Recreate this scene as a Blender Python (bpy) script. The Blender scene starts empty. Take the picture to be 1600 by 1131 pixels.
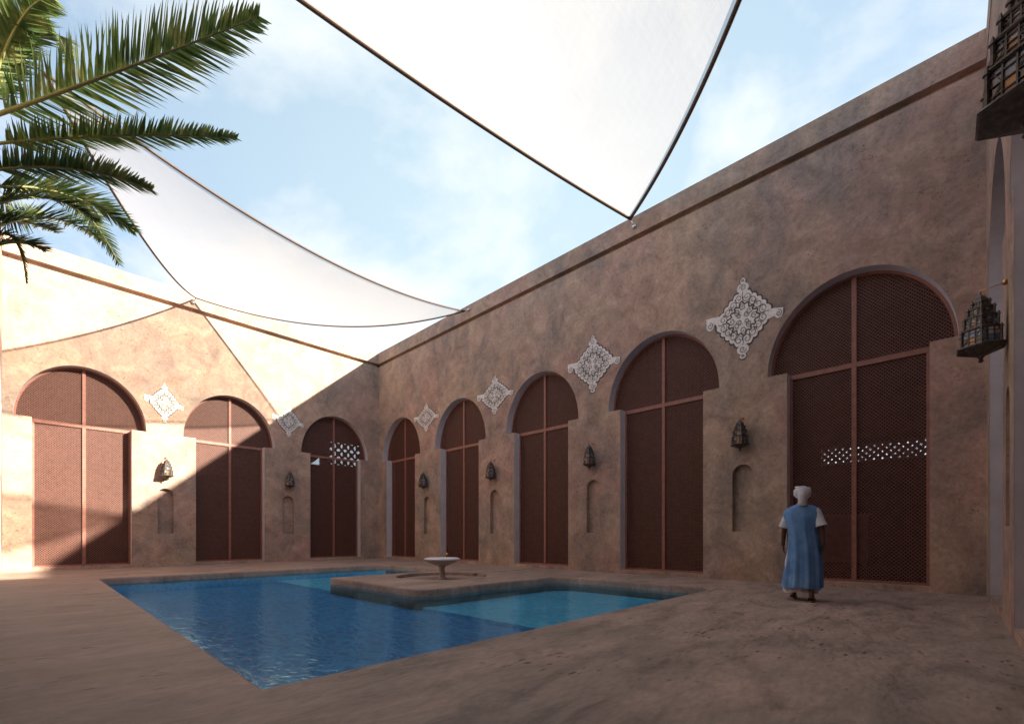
import bpy, bmesh, math, random
from mathutils import Vector, Matrix
from mathutils.noise import noise as pnoise
random.seed(7)
R = math.radians
S = bpy.context.scene
COL = S.collection

# ------------------------------------------------------------------ layout
XR, YL, XW, YN = 11.1, 19.28, -0.66, -0.48      # court faces: right, far left, side, near walls
H = 9.6
DOORC_R = [1.35 + 4.02 * k for k in range(5)]
DOORC_L = [1.04, 5.05, 9.07]
T = 0.45

# ------------------------------------------------------------------ helpers
def link(o, parent=None):
    COL.objects.link(o)
    if parent: o.parent = parent
    return o

def tag(o, label=None, cat=None, group=None, kind=None):
    if label: o['label'] = label
    if cat: o['category'] = cat
    if group: o['group'] = group
    if kind: o['kind'] = kind
    return o

def empty(name, loc=(0, 0, 0), rz=0, parent=None):
    o = bpy.data.objects.new(name, None)
    o.empty_display_size = 0.1
    o.location = loc; o.rotation_euler = (0, 0, rz)
    return link(o, parent)

def obj(name, bm, mats, parent=None, smooth=False, loc=None):
    me = bpy.data.meshes.new(name)
    bmesh.ops.recalc_face_normals(bm, faces=bm.faces)
    bm.to_mesh(me); bm.free()
    if not isinstance(mats, (list, tuple)): mats = [mats]
    for m in mats: me.materials.append(m)
    if smooth:
        for p in me.polygons: p.use_smooth = True
    o = bpy.data.objects.new(name, me)
    if loc: o.location = loc
    return link(o, parent)

def raw(name, verts, faces, mats, parent=None, smooth=False, recalc=True):
    bm = bmesh.new()
    vs = [bm.verts.new(v) for v in verts]
    for f_ in faces:
        try: bm.faces.new([vs[i] for i in f_])
        except ValueError: pass
    if recalc: bmesh.ops.recalc_face_normals(bm, faces=bm.faces)
    me = bpy.data.meshes.new(name); bm.to_mesh(me); bm.free()
    if not isinstance(mats, (list, tuple)): mats = [mats]
    for m in mats: me.materials.append(m)
    if smooth:
        for p in me.polygons: p.use_smooth = True
    return link(bpy.data.objects.new(name, me), parent)

def box(bm, a, b, mi=0):
    x0, y0, z0 = a; x1, y1, z1 = b
    v = [bm.verts.new(p) for p in ((x0,y0,z0),(x1,y0,z0),(x1,y1,z0),(x0,y1,z0),(x0,y0,z1),(x1,y0,z1),(x1,y1,z1),(x0,y1,z1))]
    for q in ((0,3,2,1),(4,5,6,7),(0,1,5,4),(1,2,6,5),(2,3,7,6),(3,0,4,7)):
        bm.faces.new([v[i] for i in q]).material_index = mi

def bar(bm, p, q, w, t, n=(0, 0, 1), mi=0):
    """box bar from p to q, width w across, thickness t along n"""
    p = Vector(p); q = Vector(q); d = (q - p)
    if d.length < 1e-6: return
    d.normalize(); n = Vector(n); n = (n - d * n.dot(d)).normalized(); s = d.cross(n)
    vs = []
    for c in (p, q):
        for a, b in ((-1,-1),(1,-1),(1,1),(-1,1)):
            vs.append(bm.verts.new(c + s * (a * w / 2) + n * (b * t / 2)))
    for k in ((3,2,1,0),(4,5,6,7),(0,1,5,4),(1,2,6,5),(2,3,7,6),(3,0,4,7)):
        bm.faces.new([vs[i] for i in k]).material_index = mi

def tube(bm, pts, rad, n=8, mi=0):
    pts = [Vector(p) for p in pts]
    rs = rad if isinstance(rad, (list, tuple)) else [rad] * len(pts)
    rings = []; ref = None
    for i, p in enumerate(pts):
        d = (pts[min(i+1, len(pts)-1)] - pts[max(i-1, 0)]).normalized()
        if ref is None: ref = d.orthogonal().normalized()
        ref = (ref - d * ref.dot(d)).normalized(); s = d.cross(ref)
        rings.append([bm.verts.new(p + (ref * math.cos(2*math.pi*k/n) + s * math.sin(2*math.pi*k/n)) * rs[i]) for k in range(n)])
    for a, b in zip(rings, rings[1:]):
        for k in range(n):
            f = bm.faces.new((a[k], a[(k+1) % n], b[(k+1) % n], b[k])); f.smooth = True; f.material_index = mi
    for r_ in (rings[0], rings[-1]):
        f = bm.faces.new(r_); f.material_index = mi

def lathe(bm, prof, n=24, c=(0, 0, 0), mi=0, caps=True, rot=0.0):
    rings = []
    for r_, z in prof:
        rings.append([bm.verts.new((c[0] + r_*math.cos(rot+2*math.pi*k/n), c[1] + r_*math.sin(rot+2*math.pi*k/n), c[2] + z)) for k in range(n)])
    for a, b in zip(rings, rings[1:]):
        for k in range(n):
            f = bm.faces.new((a[k], a[(k+1) % n], b[(k+1) % n], b[k])); f.material_index = mi
            f.smooth = n > 10
    if caps:
        for r_ in (rings[0], rings[-1]):
            f = bm.faces.new(r_); f.material_index = mi

def loft(bm, rings, mi=0, smooth=True, caps=True):
    vr = [[bm.verts.new(p) for p in r_] for r_ in rings]; n = len(vr[0])
    for a, b in zip(vr, vr[1:]):
        for k in range(n):
            f = bm.faces.new((a[k], a[(k+1) % n], b[(k+1) % n], b[k])); f.smooth = smooth; f.material_index = mi
    if caps:
        for r_ in (vr[0], vr[-1]):
            f = bm.faces.new(r_); f.material_index = mi

def copy_tree(o, parent=None):
    c = o.copy(); COL.objects.link(c)
    if parent: c.parent = parent
    for ch in list(KIDS.get(o, [])): copy_tree(ch, c)
    return c
KIDS = {}
def note(root):
    for o in COL.objects:
        if o.parent: KIDS.setdefault(o.parent, [])
    for o in COL.objects:
        if o.parent and o not in KIDS[o.parent]: KIDS[o.parent].append(o)

# ------------------------------------------------------------------ materials
class NT:
    def __init__(s, name):
        s.m = bpy.data.materials.new(name); s.m.use_nodes = True
        s.t = s.m.node_tree; s.t.nodes.clear()
        s.out = s.n('ShaderNodeOutputMaterial')
    def n(s, typ, **kw):
        x = s.t.nodes.new(typ)
        for k, v in kw.items():
            if k.startswith('i_'):
                x.inputs[k[2:].replace('_', ' ')].default_value = v
            else: setattr(x, k, v)
        return x
    def l(s, a, b): s.t.links.new(a, b)
    def coords(s, scale=(1,1,1), rot=(0,0,0)):
        g = s.n('ShaderNodeNewGeometry'); m = s.n('ShaderNodeMapping')
        m.inputs['Scale'].default_value = scale; m.inputs['Rotation'].default_value = rot
        s.l(g.outputs['Position'], m.inputs['Vector']); return m.outputs['Vector']
    def noise(s, vec, scale, detail=6, rough=.6, dist=0):
        x = s.n('ShaderNodeTexNoise'); x.inputs['Scale'].default_value = scale
        x.inputs['Detail'].default_value = detail; x.inputs['Roughness'].default_value = rough
        x.inputs['Distortion'].default_value = dist
        s.l(vec, x.inputs['Vector']); return x.outputs['Fac']
    def ramp(s, fac, stops):
        r_ = s.n('ShaderNodeValToRGB'); e = r_.color_ramp.elements
        while len(e) < len(stops): e.new(.5)
        for el, (p, c) in zip(e, stops):
            el.position = p; el.color = (c, c, c, 1) if isinstance(c, (int, float)) else (*c, 1)
        s.l(fac, r_.inputs['Fac']); return r_.outputs['Color']
    def mix(s, fac, a, b, blend='MIX'):
        x = s.n('ShaderNodeMix', data_type='RGBA', blend_type=blend)
        for v, i in ((fac, 0), (a, 6), (b, 7)):
            if isinstance(v, (int, float)): x.inputs[i].default_value = v
            elif isinstance(v, tuple): x.inputs[i].default_value = (*v, 1)
            else: s.l(v, x.inputs[i])
        return x.outputs[2]
    def math(s, op, a, b=0.0):
        x = s.n('ShaderNodeMath', operation=op)
        for v, i in ((a, 0), (b, 1)):
            if isinstance(v, (int, float)): x.inputs[i].default_value = v
            else: s.l(v, x.inputs[i])
        return x.outputs[0]
    def bump(s, h, strength=.3, dist=.02):
        b = s.n('ShaderNodeBump'); b.inputs['Strength'].default_value = strength
        b.inputs['Distance'].default_value = dist; s.l(h, b.inputs['Height']); return b.outputs['Normal']
    def bsdf(s, col, rough=.8, normal=None, metal=0, spec=None):
        b = s.n('ShaderNodeBsdfPrincipled')
        if isinstance(col, tuple): b.inputs['Base Color'].default_value = (*col, 1)
        else: s.l(col, b.inputs['Base Color'])
        if isinstance(rough, (int, float)): b.inputs['Roughness'].default_value = rough
        else: s.l(rough, b.inputs['Roughness'])
        b.inputs['Metallic'].default_value = metal
        if spec is not None: b.inputs['Specular IOR Level'].default_value = spec
        if normal: s.l(normal, b.inputs['Normal'])
        s.l(b.outputs[0], s.out.inputs['Surface']); return b

def simple(name, col, rough=.6, metal=0, var=.15, sc=12):
    n = NT(name); v = n.coords()
    k = n.noise(v, sc, 4)
    c2 = tuple(max(0, x * (1 - var * 2)) for x in col); c1 = tuple(min(1, x * (1 + var)) for x in col)
    n.bsdf(n.ramp(k, [(.3, c2), (.7, c1)]), rough, n.bump(k, .1, .01), metal)
    return n.m

def plaster(name, warm=(.52,.383,.283), rose=(.53,.345,.275), grey=(.31,.258,.225)):
    n = NT(name); v = n.coords()
    big = n.noise(v, .42, 5, .62, .6); mid = n.noise(v, 1.7, 8, .68, .8); fine = n.noise(v, 14, 8, .7)
    big2 = n.noise(n.coords((1, 1, .55), (.3, .2, .1)), .9, 6, .65, .4)
    c = n.mix(n.ramp(big, [(.38, 0.), (.62, 1.)]), warm, rose)
    c = n.mix(n.ramp(big2, [(.46, 0.), (.66, .85)]), c, grey)
    c = n.mix(.7, c, n.ramp(mid, [(.28, .40), (.5, .78), (.74, 1.2)]), 'MULTIPLY')
    c = n.mix(.6, c, n.ramp(fine, [(.28, .50), (.5, .95), (.75, 1.25)]), 'MULTIPLY')
    # hairline trowel arcs
    w = n.n('ShaderNodeTexVoronoi', feature='DISTANCE_TO_EDGE'); w.inputs['Scale'].default_value = 3.1
    dv = n.n('ShaderNodeVectorMath', operation='ADD'); n.l(v, dv.inputs[0])
    nz = n.n('ShaderNodeTexNoise'); nz.inputs['Scale'].default_value = 2.6; nz.inputs['Detail'].default_value = 5
    n.l(v, nz.inputs['Vector']); n.l(nz.outputs['Color'], dv.inputs[1]); n.l(dv.outputs[0], w.inputs['Vector'])
    crack = n.ramp(w.outputs['Distance'], [(.0, .55), (.012, 1.)])
    cm = n.ramp(n.noise(v, .8, 3), [(.5, 0.), (.62, .7)])
    c = n.mix(cm, c, n.mix(1., c, crack, 'MULTIPLY'))
    # pits gathered in patches
    pv = n.n('ShaderNodeTexVoronoi'); pv.inputs['Scale'].default_value = 12; n.l(dv.outputs[0], pv.inputs['Vector'])
    pit = n.ramp(pv.outputs['Distance'], [(.16, 1.), (.26, 0.)])
    pm = n.ramp(n.noise(v, 1.0, 4, .7), [(.50, 0.), (.57, 1.)])
    pm2 = n.ramp(n.noise(v, 6, 2), [(.42, 0.), (.55, 1.)])
    pf = n.math('MULTIPLY', n.math('MULTIPLY', pit, pm), pm2)
    c = n.mix(n.math('MULTIPLY', pf, .8), c, (.085, .065, .055))
    h = n.math('ADD', n.math('MULTIPLY', fine, .5), n.math('MULTIPLY', mid, 1.3))
    h = n.math('SUBTRACT', h, n.math('MULTIPLY', pf, .9))
    n.bsdf(c, .88, n.bump(h, .38, .03), spec=.15)
    return n.m

M_WALL = plaster('court_plaster')

def floor_mat():
    n = NT('trowelled_floor')
    v = n.coords(); vs = n.coords((.55, 1.5, 1), (0, 0, R(-40)))
    a = n.noise(vs, .7, 7, .65, .8); b = n.noise(vs, 2.3, 8, .7, .6); f_ = n.noise(vs, 16, 6, .7)
    c = n.ramp(a, [(.30, (.30,.232,.19)), (.5, (.40,.29,.235)), (.68, (.48,.335,.268))])
    c = n.mix(.9, c, n.ramp(b, [(.3, .42), (.5, .88), (.72, 1.18)]), 'MULTIPLY')
    c = n.mix(.6, c, n.ramp(f_, [(.28, .55), (.5, .95), (.75, 1.22)]), 'MULTIPLY')
    pv = n.n('ShaderNodeTexVoronoi'); pv.inputs['Scale'].default_value = 10
    vp = n.coords((.5, 1.7, 1), (0, 0, R(-35))); n.l(vp, pv.inputs['Vector'])
    pit = n.ramp(pv.outputs['Distance'], [(.2, 1.), (.30, 0.)])
    pm = n.math('MULTIPLY', n.ramp(n.noise(v, .7, 3), [(.48, 0.), (.56, 1.)]), n.ramp(n.noise(v, 3.5, 3), [(.47, 0.), (.56, 1.)]))
    pf = n.math('MULTIPLY', pit, pm)
    c = n.mix(n.math('MULTIPLY', pf, .75), c, (.05, .04, .035))
    h = n.math('SUBTRACT', n.math('ADD', n.math('MULTIPLY', f_, .4), b), pf)
    n.bsdf(c, n.ramp(b, [(.3, .5), (.7, .75)]), n.bump(h, .3, .02), spec=.3)
    return n.m
M_FLOOR = floor_mat()
M_COPE = plaster('pool_coping', (.46,.335,.26), (.48,.315,.25), (.34,.275,.235))
M_REVEAL = simple('lime_white_reveal', (.60,.57,.60), .8, 0, .06, 3)
M_FRAME = simple('terracotta_paint', (.30,.125,.09), .5, 0, .12, 9)
M_LATT = simple('terracotta_lattice_paint', (.19,.082,.060), .55, 0, .12, 9)
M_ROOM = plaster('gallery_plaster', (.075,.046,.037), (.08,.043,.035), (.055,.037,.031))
M_WOOD = simple('red_brown_timber', (.30,.12,.07), .5, 0, .25, 6)
M_PALE = simple('pale_stone', (.55,.50,.44), .7, 0, .12, 8)
M_WHITE = simple('white_marble', (.80,.79,.80), .35, 0, .05, 6)
M_STEM = simple('grey_stone_stem', (.42,.37,.34), .7, 0, .12, 18)
M_ORN = simple('white_carved_plaster', (.80,.76,.72), .75, 0, .12, 20)
M_ORNL = simple('dark_incised_line', (.10,.085,.078), .9, 0, .1, 20)
M_IRON = simple('aged_tin', (.115,.10,.088), .45, .6, .3, 30)
M_BRASS = simple('brass', (.62,.36,.12), .3, 1, .1, 30)
M_STEEL = simple('steel', (.62,.62,.64), .25, 1, .05, 30)
M_CABLE = simple('brown_webbing', (.095,.06,.048), .7, 0, .2, 40)
def glass(name, col, rough=.12):
    n = NT(name); v = n.coords(); k = n.noise(v, 9, 3)
    b = n.bsdf(n.ramp(k, [(.3, tuple(x*.55 for x in col)), (.7, col)]), rough, n.bump(n.noise(v, 22, 2), .15, .01), spec=.6)
    return n.m
M_GB = glass('blue_glass', (.24,.37,.60)); M_GO = glass('amber_glass', (.60,.28,.10)); M_GC = glass('clear_frosted_glass', (.68,.68,.70))
M_GD = glass('smoked_glass', (.13,.12,.12))

def sail_mat():
    n = NT('white_sail_cloth'); v = n.coords((1, 1, 1), (0, 0, R(35)))
    w = n.n('ShaderNodeTexWave'); w.inputs['Scale'].default_value = 1.6; w.inputs['Distortion'].default_value = 6
    w.inputs['Detail'].default_value = 4; n.l(v, w.inputs['Vector'])
    h = n.math('ADD', n.math('MULTIPLY', w.outputs['Fac'], .12), n.noise(n.coords((1, 6, 1), (0, 0, R(-50))), 2.2, 6))
    nm = n.bump(h, .16, .03)
    c = n.ramp(n.noise(v, .5, 5), [(.35, (.53,.485,.48)), (.65, (.57,.525,.52))])
    d = n.n('ShaderNodeBsdfDiffuse'); t = n.n('ShaderNodeBsdfTranslucent'); tr = n.n('ShaderNodeBsdfTransparent')
    tr.inputs[0].default_value = (1, .97, .93, 1)
    for x in (d, t): n.l(c, x.inputs['Color']); n.l(nm, x.inputs['Normal'])
    m1 = n.n('ShaderNodeMixShader'); m1.inputs[0].default_value = .62
    n.l(d.outputs[0], m1.inputs[1]); n.l(t.outputs[0], m1.inputs[2])
    m2 = n.n('ShaderNodeMixShader'); m2.inputs[0].default_value = .50
    n.l(m1.outputs[0], m2.inputs[1]); n.l(tr.outputs[0], m2.inputs[2])
    n.l(m2.outputs[0], n.out.inputs['Surface']); return n.m
M_SAIL = sail_mat()

def water_mat():
    n = NT('rippled_pool_water')
    v1 = n.coords((1, 1.0, 1), (0, 0, R(-18))); v2 = n.coords((2.6, .8, 1), (0, 0, R(-52)))
    h = n.math('ADD', n.noise(v1, 7.5, 4, .6, 1.2), n.math('MULTIPLY', n.noise(v2, 3.2, 3, .5, 1.0), 1.6))
    nm = n.bump(h, .5, .007)
    fr = n.n('ShaderNodeFresnel'); fr.inputs['IOR'].default_value = 1.33; n.l(nm, fr.inputs['Normal'])
    g = n.n('ShaderNodeBsdfGlossy'); g.inputs['Roughness'].default_value = .10; n.l(nm, g.inputs['Normal'])
    g.inputs['Color'].default_value = (.40, .78, 1, 1)
    rf = n.n('ShaderNodeBsdfRefraction'); rf.inputs['IOR'].default_value = 1.04; rf.inputs['Roughness'].default_value = 0.02
    rf.inputs['Color'].default_value = (.80, .95, 1, 1); n.l(nm, rf.inputs['Normal'])
    tr = n.n('ShaderNodeBsdfTransparent'); tr.inputs[0].default_value = (.82, .95, 1, 1)
    m = n.n('ShaderNodeMixShader'); n.l(n.math('MULTIPLY', fr.outputs[0], .60), m.inputs[0])
    n.l(tr.outputs[0], m.inputs[1]); n.l(g.outputs[0], m.inputs[2])
    n.l(m.outputs[0], n.out.inputs['Surface']); return n.m
M_WATER = water_mat()
def pool_mat(name, a, b):
    n = NT(name); v = n.coords()
    w = n.n('ShaderNodeTexVoronoi', feature='DISTANCE_TO_EDGE'); w.inputs['Scale'].default_value = 4.2
    dv = n.n('ShaderNodeVectorMath', operation='ADD'); n.l(n.coords((1.6, .75, 1), (0, 0, R(-40))), dv.inputs[0])
    nz = n.n('ShaderNodeTexNoise'); nz.inputs['Scale'].default_value = 1.4; n.l(v, nz.inputs['Vector'])
    n.l(nz.outputs['Color'], dv.inputs[1]); n.l(dv.outputs[0], w.inputs['Vector'])
    c = n.mix(n.ramp(w.outputs['Distance'], [(0., 1.), (.22, 0.)]), a, b)  # paler veins painted into the floor colour, standing for light ripples in the water
    c = n.mix(.5, c, n.ramp(n.noise(v, 1.1, 4), [(.3, .7), (.7, 1.15)]), 'MULTIPLY')
    n.bsdf(c, .6); return n.m
M_DEEP = pool_mat('deep_blue_pool_floor', (.004,.22,.56), (.025,.40,.82))
M_SHELF = pool_mat('light_blue_pool_shelf', (.06,.58,.96), (.20,.76,1.0))
M_TEAL = simple('dark_teal_pool_wall', (.016,.055,.060), .6, 0, .2, 5)

def leaf_mat():
    n = NT('palm_leaflet'); v = n.coords(); k = n.noise(v, 5, 4)
    oi = n.n('ShaderNodeTexCoord')
    c = n.ramp(k, [(.3, (.05,.10,.045)), (.5, (.12,.20,.075)), (.70, (.42,.40,.16))])
    d = n.n('ShaderNodeBsdfPrincipled'); n.l(c, d.inputs['Base Color']); d.inputs['Roughness'].default_value = .42
    t = n.n('ShaderNodeBsdfTranslucent'); n.l(n.mix(.4, c, (.25,.32,.05)), t.inputs['Color'])
    m = n.n('ShaderNodeMixShader'); m.inputs[0].default_value = .42
    n.l(d.outputs[0], m.inputs[1]); n.l(t.outputs[0], m.inputs[2]); n.l(m.outputs[0], n.out.inputs['Surface'])
    return n.m
M_LEAF = leaf_mat()
M_RACH = simple('palm_rachis', (.42,.42,.17), .5, 0, .1, 6)
M_TRUNK = simple('palm_trunk', (.16,.10,.065), .9, 0, .3, 14)

# ------------------------------------------------------------------ 2D outlines
def door_outline(c, o=0.0, n=40):
    """(s, z) outline of an arched door opening centred at c"""
    pts = [(c - 1.125, .1), (c + 1.125, .1), (c + 1.125, 4.5), (c + 1.5, 4.5)]
    for k in range(1, n):
        a = math.pi * k / n
        pts.append((c + 1.5 * math.cos(a), 4.5 + 1.75 * math.sin(a)))
    pts += [(c - 1.5, 4.5), (c - 1.125, 4.5)]
    return pts
def niche_outline(c, n=16):
    pts = [(c - .22, 1.12), (c + .22, 1.12)]
    for k in range(n + 1):
        a = math.pi * k / n
        pts.append((c + .22 * math.cos(a), 2.43 + .22 * math.sin(a)))
    return pts

def fill_loops(bm, loops, fn, mi=0):
    """planar fill of outer loop with holes, mapped by fn(s,z)->xyz"""
    tmp = bmesh.new(); es = []
    for lp in loops:
        vs = [tmp.verts.new((p[0], p[1], 0)) for p in lp]
        es += [tmp.edges.new((vs[i], vs[(i+1) % len(vs)])) for i in range(len(vs))]
    bmesh.ops.triangle_fill(tmp, use_beauty=True, use_dissolve=False, edges=es, normal=(0, 0, 1))
    idx = {}
    for f_ in tmp.faces:
        vv = []
        for v in f_.verts:
            if v not in idx: idx[v] = bm.verts.new(fn(v.co.x, v.co.y))
            vv.append(idx[v])
        bm.faces.new(vv).material_index = mi
    tmp.free()

def strip(bm, loop, f0, f1, mi=0, closed=True, smooth=False, skip=()):
    a = [bm.verts.new(f0(*p)) for p in loop]; b = [bm.verts.new(f1(*p)) for p in loop]
    for i in range(len(loop) - (0 if closed else 1)):
        if i in skip: continue
        j = (i+1) % len(loop)
        f = bm.faces.new((a[i], a[j], b[j], b[i])); f.material_index = mi; f.smooth = smooth

# ------------------------------------------------------------------ grille door (shared meshes)
def build_grille():
    # local frame: x along the wall, y depth (0 = lattice plane), z up, centred on the door axis
    inset = .045
    fr = bmesh.new()
    def rail(x0, x1, z0, z1, y0=-.035, y1=.035): box(fr, (x0, y0, z0), (x1, y1, z1))
    rail(-1.125, -1.125 + .05, .1, 4.5); rail(1.125 - .05, 1.125, .1, 4.5)
    rail(-1.075, 1.075, .1, .15)
    # arched rim
    n = 48; prev = None
    for k in range(n + 1):
        a = math.pi * k / n
        ring = []
        for rr in (0, .05):
            for y in (-.035, .035):
                ring.append(fr.verts.new(((1.5 - rr) * math.cos(a), y, 4.5 + (1.75 - rr) * math.sin(a))))
        if prev:
            for i, j in ((0, 1), (1, 3), (3, 2), (2, 0)):
                fr.faces.new((prev[i], prev[j], ring[j], ring[i]))
        prev = ring
    post = bmesh.new(); box(post, (-.04, -.05, .15), (.04, .05, 6.2))
    tr = bmesh.new(); box(tr, (-1.075, -.045, 4.40), (-.04, .045, 4.5)); box(tr, (.04, -.045, 4.40), (1.075, .045, 4.5))
    lt = bmesh.new()
    pitch = .068; w = .0155; th = .008
    def inside(x, z):
        if z < .12: return False
        if z <= 4.5: return abs(x) < 1.11
        return (x / 1.48) ** 2 + ((z - 4.5) / 1.73) ** 2 < 1
    for sgn, y in ((1, -.005), (-1, .005)):
        c = -8.0
        while c < 8.0:
            # line z = sgn*x + c
            run = None; N = 420; x0, x1 = -1.5, 1.5
            for i in range(N + 1):
                x = x0 + (x1 - x0) * i / N; z = sgn * x + c
                ins = inside(x, z)
                if ins and run is None: run = x
                if (not ins or i == N) and run is not None:
                    if x - run > .02:
                        bar(lt, (run, y, sgn * run + c), (x, y, sgn * x + c), w, th, (0, 1, 0))
                    run = None
            c += pitch
    return fr, post, tr, lt
FR, POST, TRN, LAT = build_grille()
def mesh_of(name, bm, m):
    bmesh.ops.recalc_face_normals(bm, faces=bm.faces)
    me = bpy.data.meshes.new(name); bm.to_mesh(me); bm.free(); me.materials.append(m); return me
ME_FR = mesh_of('grille_frame', FR, M_FRAME); ME_POST = mesh_of('post', POST, M_FRAME)
ME_TR = mesh_of('transom', TRN, M_FRAME); ME_LAT = mesh_of('lattice', LAT, M_LATT)

# ------------------------------------------------------------------ walls
def make_wall(label, to_world, s0, s1, doors, niches, room_s, back_holes=(), rz=0, hide_room=False):
    """to_world(s, z, depth) -> xyz; depth > 0 goes away from the court"""
    root = empty('courtyard_wall', to_world((s0 + s1) / 2, 0, T / 2))
    tag(root, label, 'wall', 'plastered walls round the courtyard')
    inv = root.location.copy()
    W = lambda s, z, d: Vector(to_world(s, z, d)) - inv
    G0, G1, GD = 8.93, 9.09, .17
    bm = bmesh.new()
    lower = [(s0, 0), (s1, 0), (s1, G0), (s0, G0)]
    loops = [lower] + [door_outline(c) for c in doors] + [niche_outline(c) for c in niches]
    fill_loops(bm, loops, lambda s, z: W(s, z, 0))
    fill_loops(bm, [lower] + [door_outline(c) for c in doors], lambda s, z: W(s, z, T))
    for q in ([(s0, 0), (s1, 0)], [(s0, G0), (s1, G0)], ):
        strip(bm, q, lambda s, z: W(s, z, 0), lambda s, z: W(s, z, T), closed=False)
    for s in (s0, s1):
        strip(bm, [(s, 0), (s, G0)], lambda s, z: W(s, z, 0), lambda s, z: W(s, z, T), closed=False)
    # recessed groove band and coping band above it
    strip(bm, [(s0, G0), (s1, G0)], lambda s, z: W(s, G0, GD), lambda s, z: W(s, G1, GD), closed=False)
    a, b = W(s0, G1, 0), W(s1, G1, 0)
    for d0, z0, d1, z1 in ((0, G1, 0, H), (0, H, T, H), (T, H, T, G0), (0, G1, GD, G1)):
        vs = [bm.verts.new(W(s0, z0, d0)), bm.verts.new(W(s1, z0, d0)), bm.verts.new(W(s1, z1, d1)), bm.verts.new(W(s0, z1, d1))]
        bm.faces.new(vs)
    wall = obj('plaster_body', bm, M_WALL, root)
    for c in niches:
        bm = bmesh.new(); lo = niche_outline(c)
        strip(bm, lo, lambda s, z: W(s, z, .001), lambda s, z: W(s, z, .13))
        fill_loops(bm, [lo], lambda s, z: W(s, z, .13))
        obj('niche', bm, M_WALL, root)
    for c in doors:
        bm = bmesh.new(); lo = door_outline(c)
        # white lining of the opening, sill left in plaster
        strip(bm, lo, lambda s, z: W(s, z, .002), lambda s, z: W(s, z, T), skip=(0,2,len(lo)-2))
        obj('door_reveal', bm, M_REVEAL, root, smooth=False)
        bm = bmesh.new()
        strip(bm, [lo[0], lo[1]], lambda s, z: W(s, z, .002), lambda s, z: W(s, z, T), closed=False)
        strip(bm, [lo[2], lo[3]], lambda s, z: W(s, z, .002), lambda s, z: W(s, z, T), closed=False)
        strip(bm, [lo[-2], lo[-1]], lambda s, z: W(s, z, .002), lambda s, z: W(s, z, T), closed=False)
        obj('door_sill', bm, M_WALL, root)
        g = bpy.data.objects.new('grille_door', ME_FR); link(g, root)
        g.location = W(c, 0, .30); g.rotation_euler = (0, 0, rz)
        for nm, me in (('post', ME_POST), ('transom', ME_TR), ('lattice', ME_LAT)):
            link(bpy.data.objects.new(nm, me), g)
    if room_s:
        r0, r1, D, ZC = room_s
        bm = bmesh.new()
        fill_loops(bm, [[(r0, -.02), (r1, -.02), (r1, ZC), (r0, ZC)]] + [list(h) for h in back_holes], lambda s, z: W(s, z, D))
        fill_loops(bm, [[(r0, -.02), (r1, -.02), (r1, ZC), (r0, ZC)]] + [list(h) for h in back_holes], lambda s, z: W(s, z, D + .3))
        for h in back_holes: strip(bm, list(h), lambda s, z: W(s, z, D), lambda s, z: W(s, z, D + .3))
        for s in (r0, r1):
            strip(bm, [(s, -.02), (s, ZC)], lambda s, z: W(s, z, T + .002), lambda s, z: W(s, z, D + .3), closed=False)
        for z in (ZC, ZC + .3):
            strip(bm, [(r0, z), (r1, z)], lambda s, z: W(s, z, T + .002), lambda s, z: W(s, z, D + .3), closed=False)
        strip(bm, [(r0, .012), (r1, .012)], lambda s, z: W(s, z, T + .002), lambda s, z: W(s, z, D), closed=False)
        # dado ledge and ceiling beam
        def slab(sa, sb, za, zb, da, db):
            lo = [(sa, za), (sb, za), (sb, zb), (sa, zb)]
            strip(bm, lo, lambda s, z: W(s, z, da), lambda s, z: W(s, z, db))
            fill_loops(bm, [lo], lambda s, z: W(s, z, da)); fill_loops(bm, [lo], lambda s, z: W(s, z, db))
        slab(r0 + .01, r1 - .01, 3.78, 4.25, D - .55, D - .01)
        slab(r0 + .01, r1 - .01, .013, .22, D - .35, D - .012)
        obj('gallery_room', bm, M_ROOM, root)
    return root, W

def rect(a, b, c, d): return [(a, c), (b, c), (b, d), (a, d)]
def screen(root, W, s0, s1, z0, z1, d, step, m, wbar=.035):
    """pierced pattern screen in a gallery window"""
    bm = bmesh.new(); k = 0
    nrm = W(0, 0, 1) - W(0, 0, 0)
    nx = max(1, round((s1 - s0) / step)); nz = max(1, round((z1 - z0) / step))
    dx = (s1 - s0) / nx; dz = (z1 - z0) / nz
    for i in range(nx):
        for j in range(nz):
            a, b = s0 + i * dx, z0 + j * dz; c = (a + dx/2, b + dz/2)
            o = .0015 * ((i + j) % 2)
            bar(bm, W(a, b, d + o), W(a + dx, b + dz, d + o), wbar, .02, nrm)
            bar(bm, W(a + dx, b, d + .022 + o), W(a, b + dz, d + .022 + o), wbar, .02, nrm)
            n8 = 8; r_ = min(dx, dz) * .27
            for q in range(n8):
                t0, t1 = 2*math.pi*q/n8, 2*math.pi*(q+1)/n8
                bar(bm, W(c[0] + r_*math.cos(t0), c[1] + r_*math.sin(t0), d + .045), W(c[0] + r_*math.cos(t1), c[1] + r_*math.sin(t1), d + .045), wbar*.8, .02, nrm)
    bar(bm, W(s0, z0, d + .02), W(s1, z0, d + .02), .07, .08, nrm); bar(bm, W(s0, z1, d + .02), W(s1, z1, d + .02), .07, .08, nrm)
    return obj('pierced_screen', bm, m, root)

# right wall: s = Y
rf = lambda s, z, d: (XR + d, s, z)
hR = [rect(-.3, 2.7, 3.08, 3.62)]
wR, WR = make_wall('long shaded wall on the right with five arched grille doors', rf, YN - T, YL + T, DOORC_R, [3.36, 7.38, 11.46, 15.45],
                   (YN + .02, YL - .02, 4.9, 7.1), hR, rz=R(-90))
screen(wR, WR, -.3, 2.7, 3.08, 3.62, 5.0, .18, M_WOOD, .085)
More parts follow.
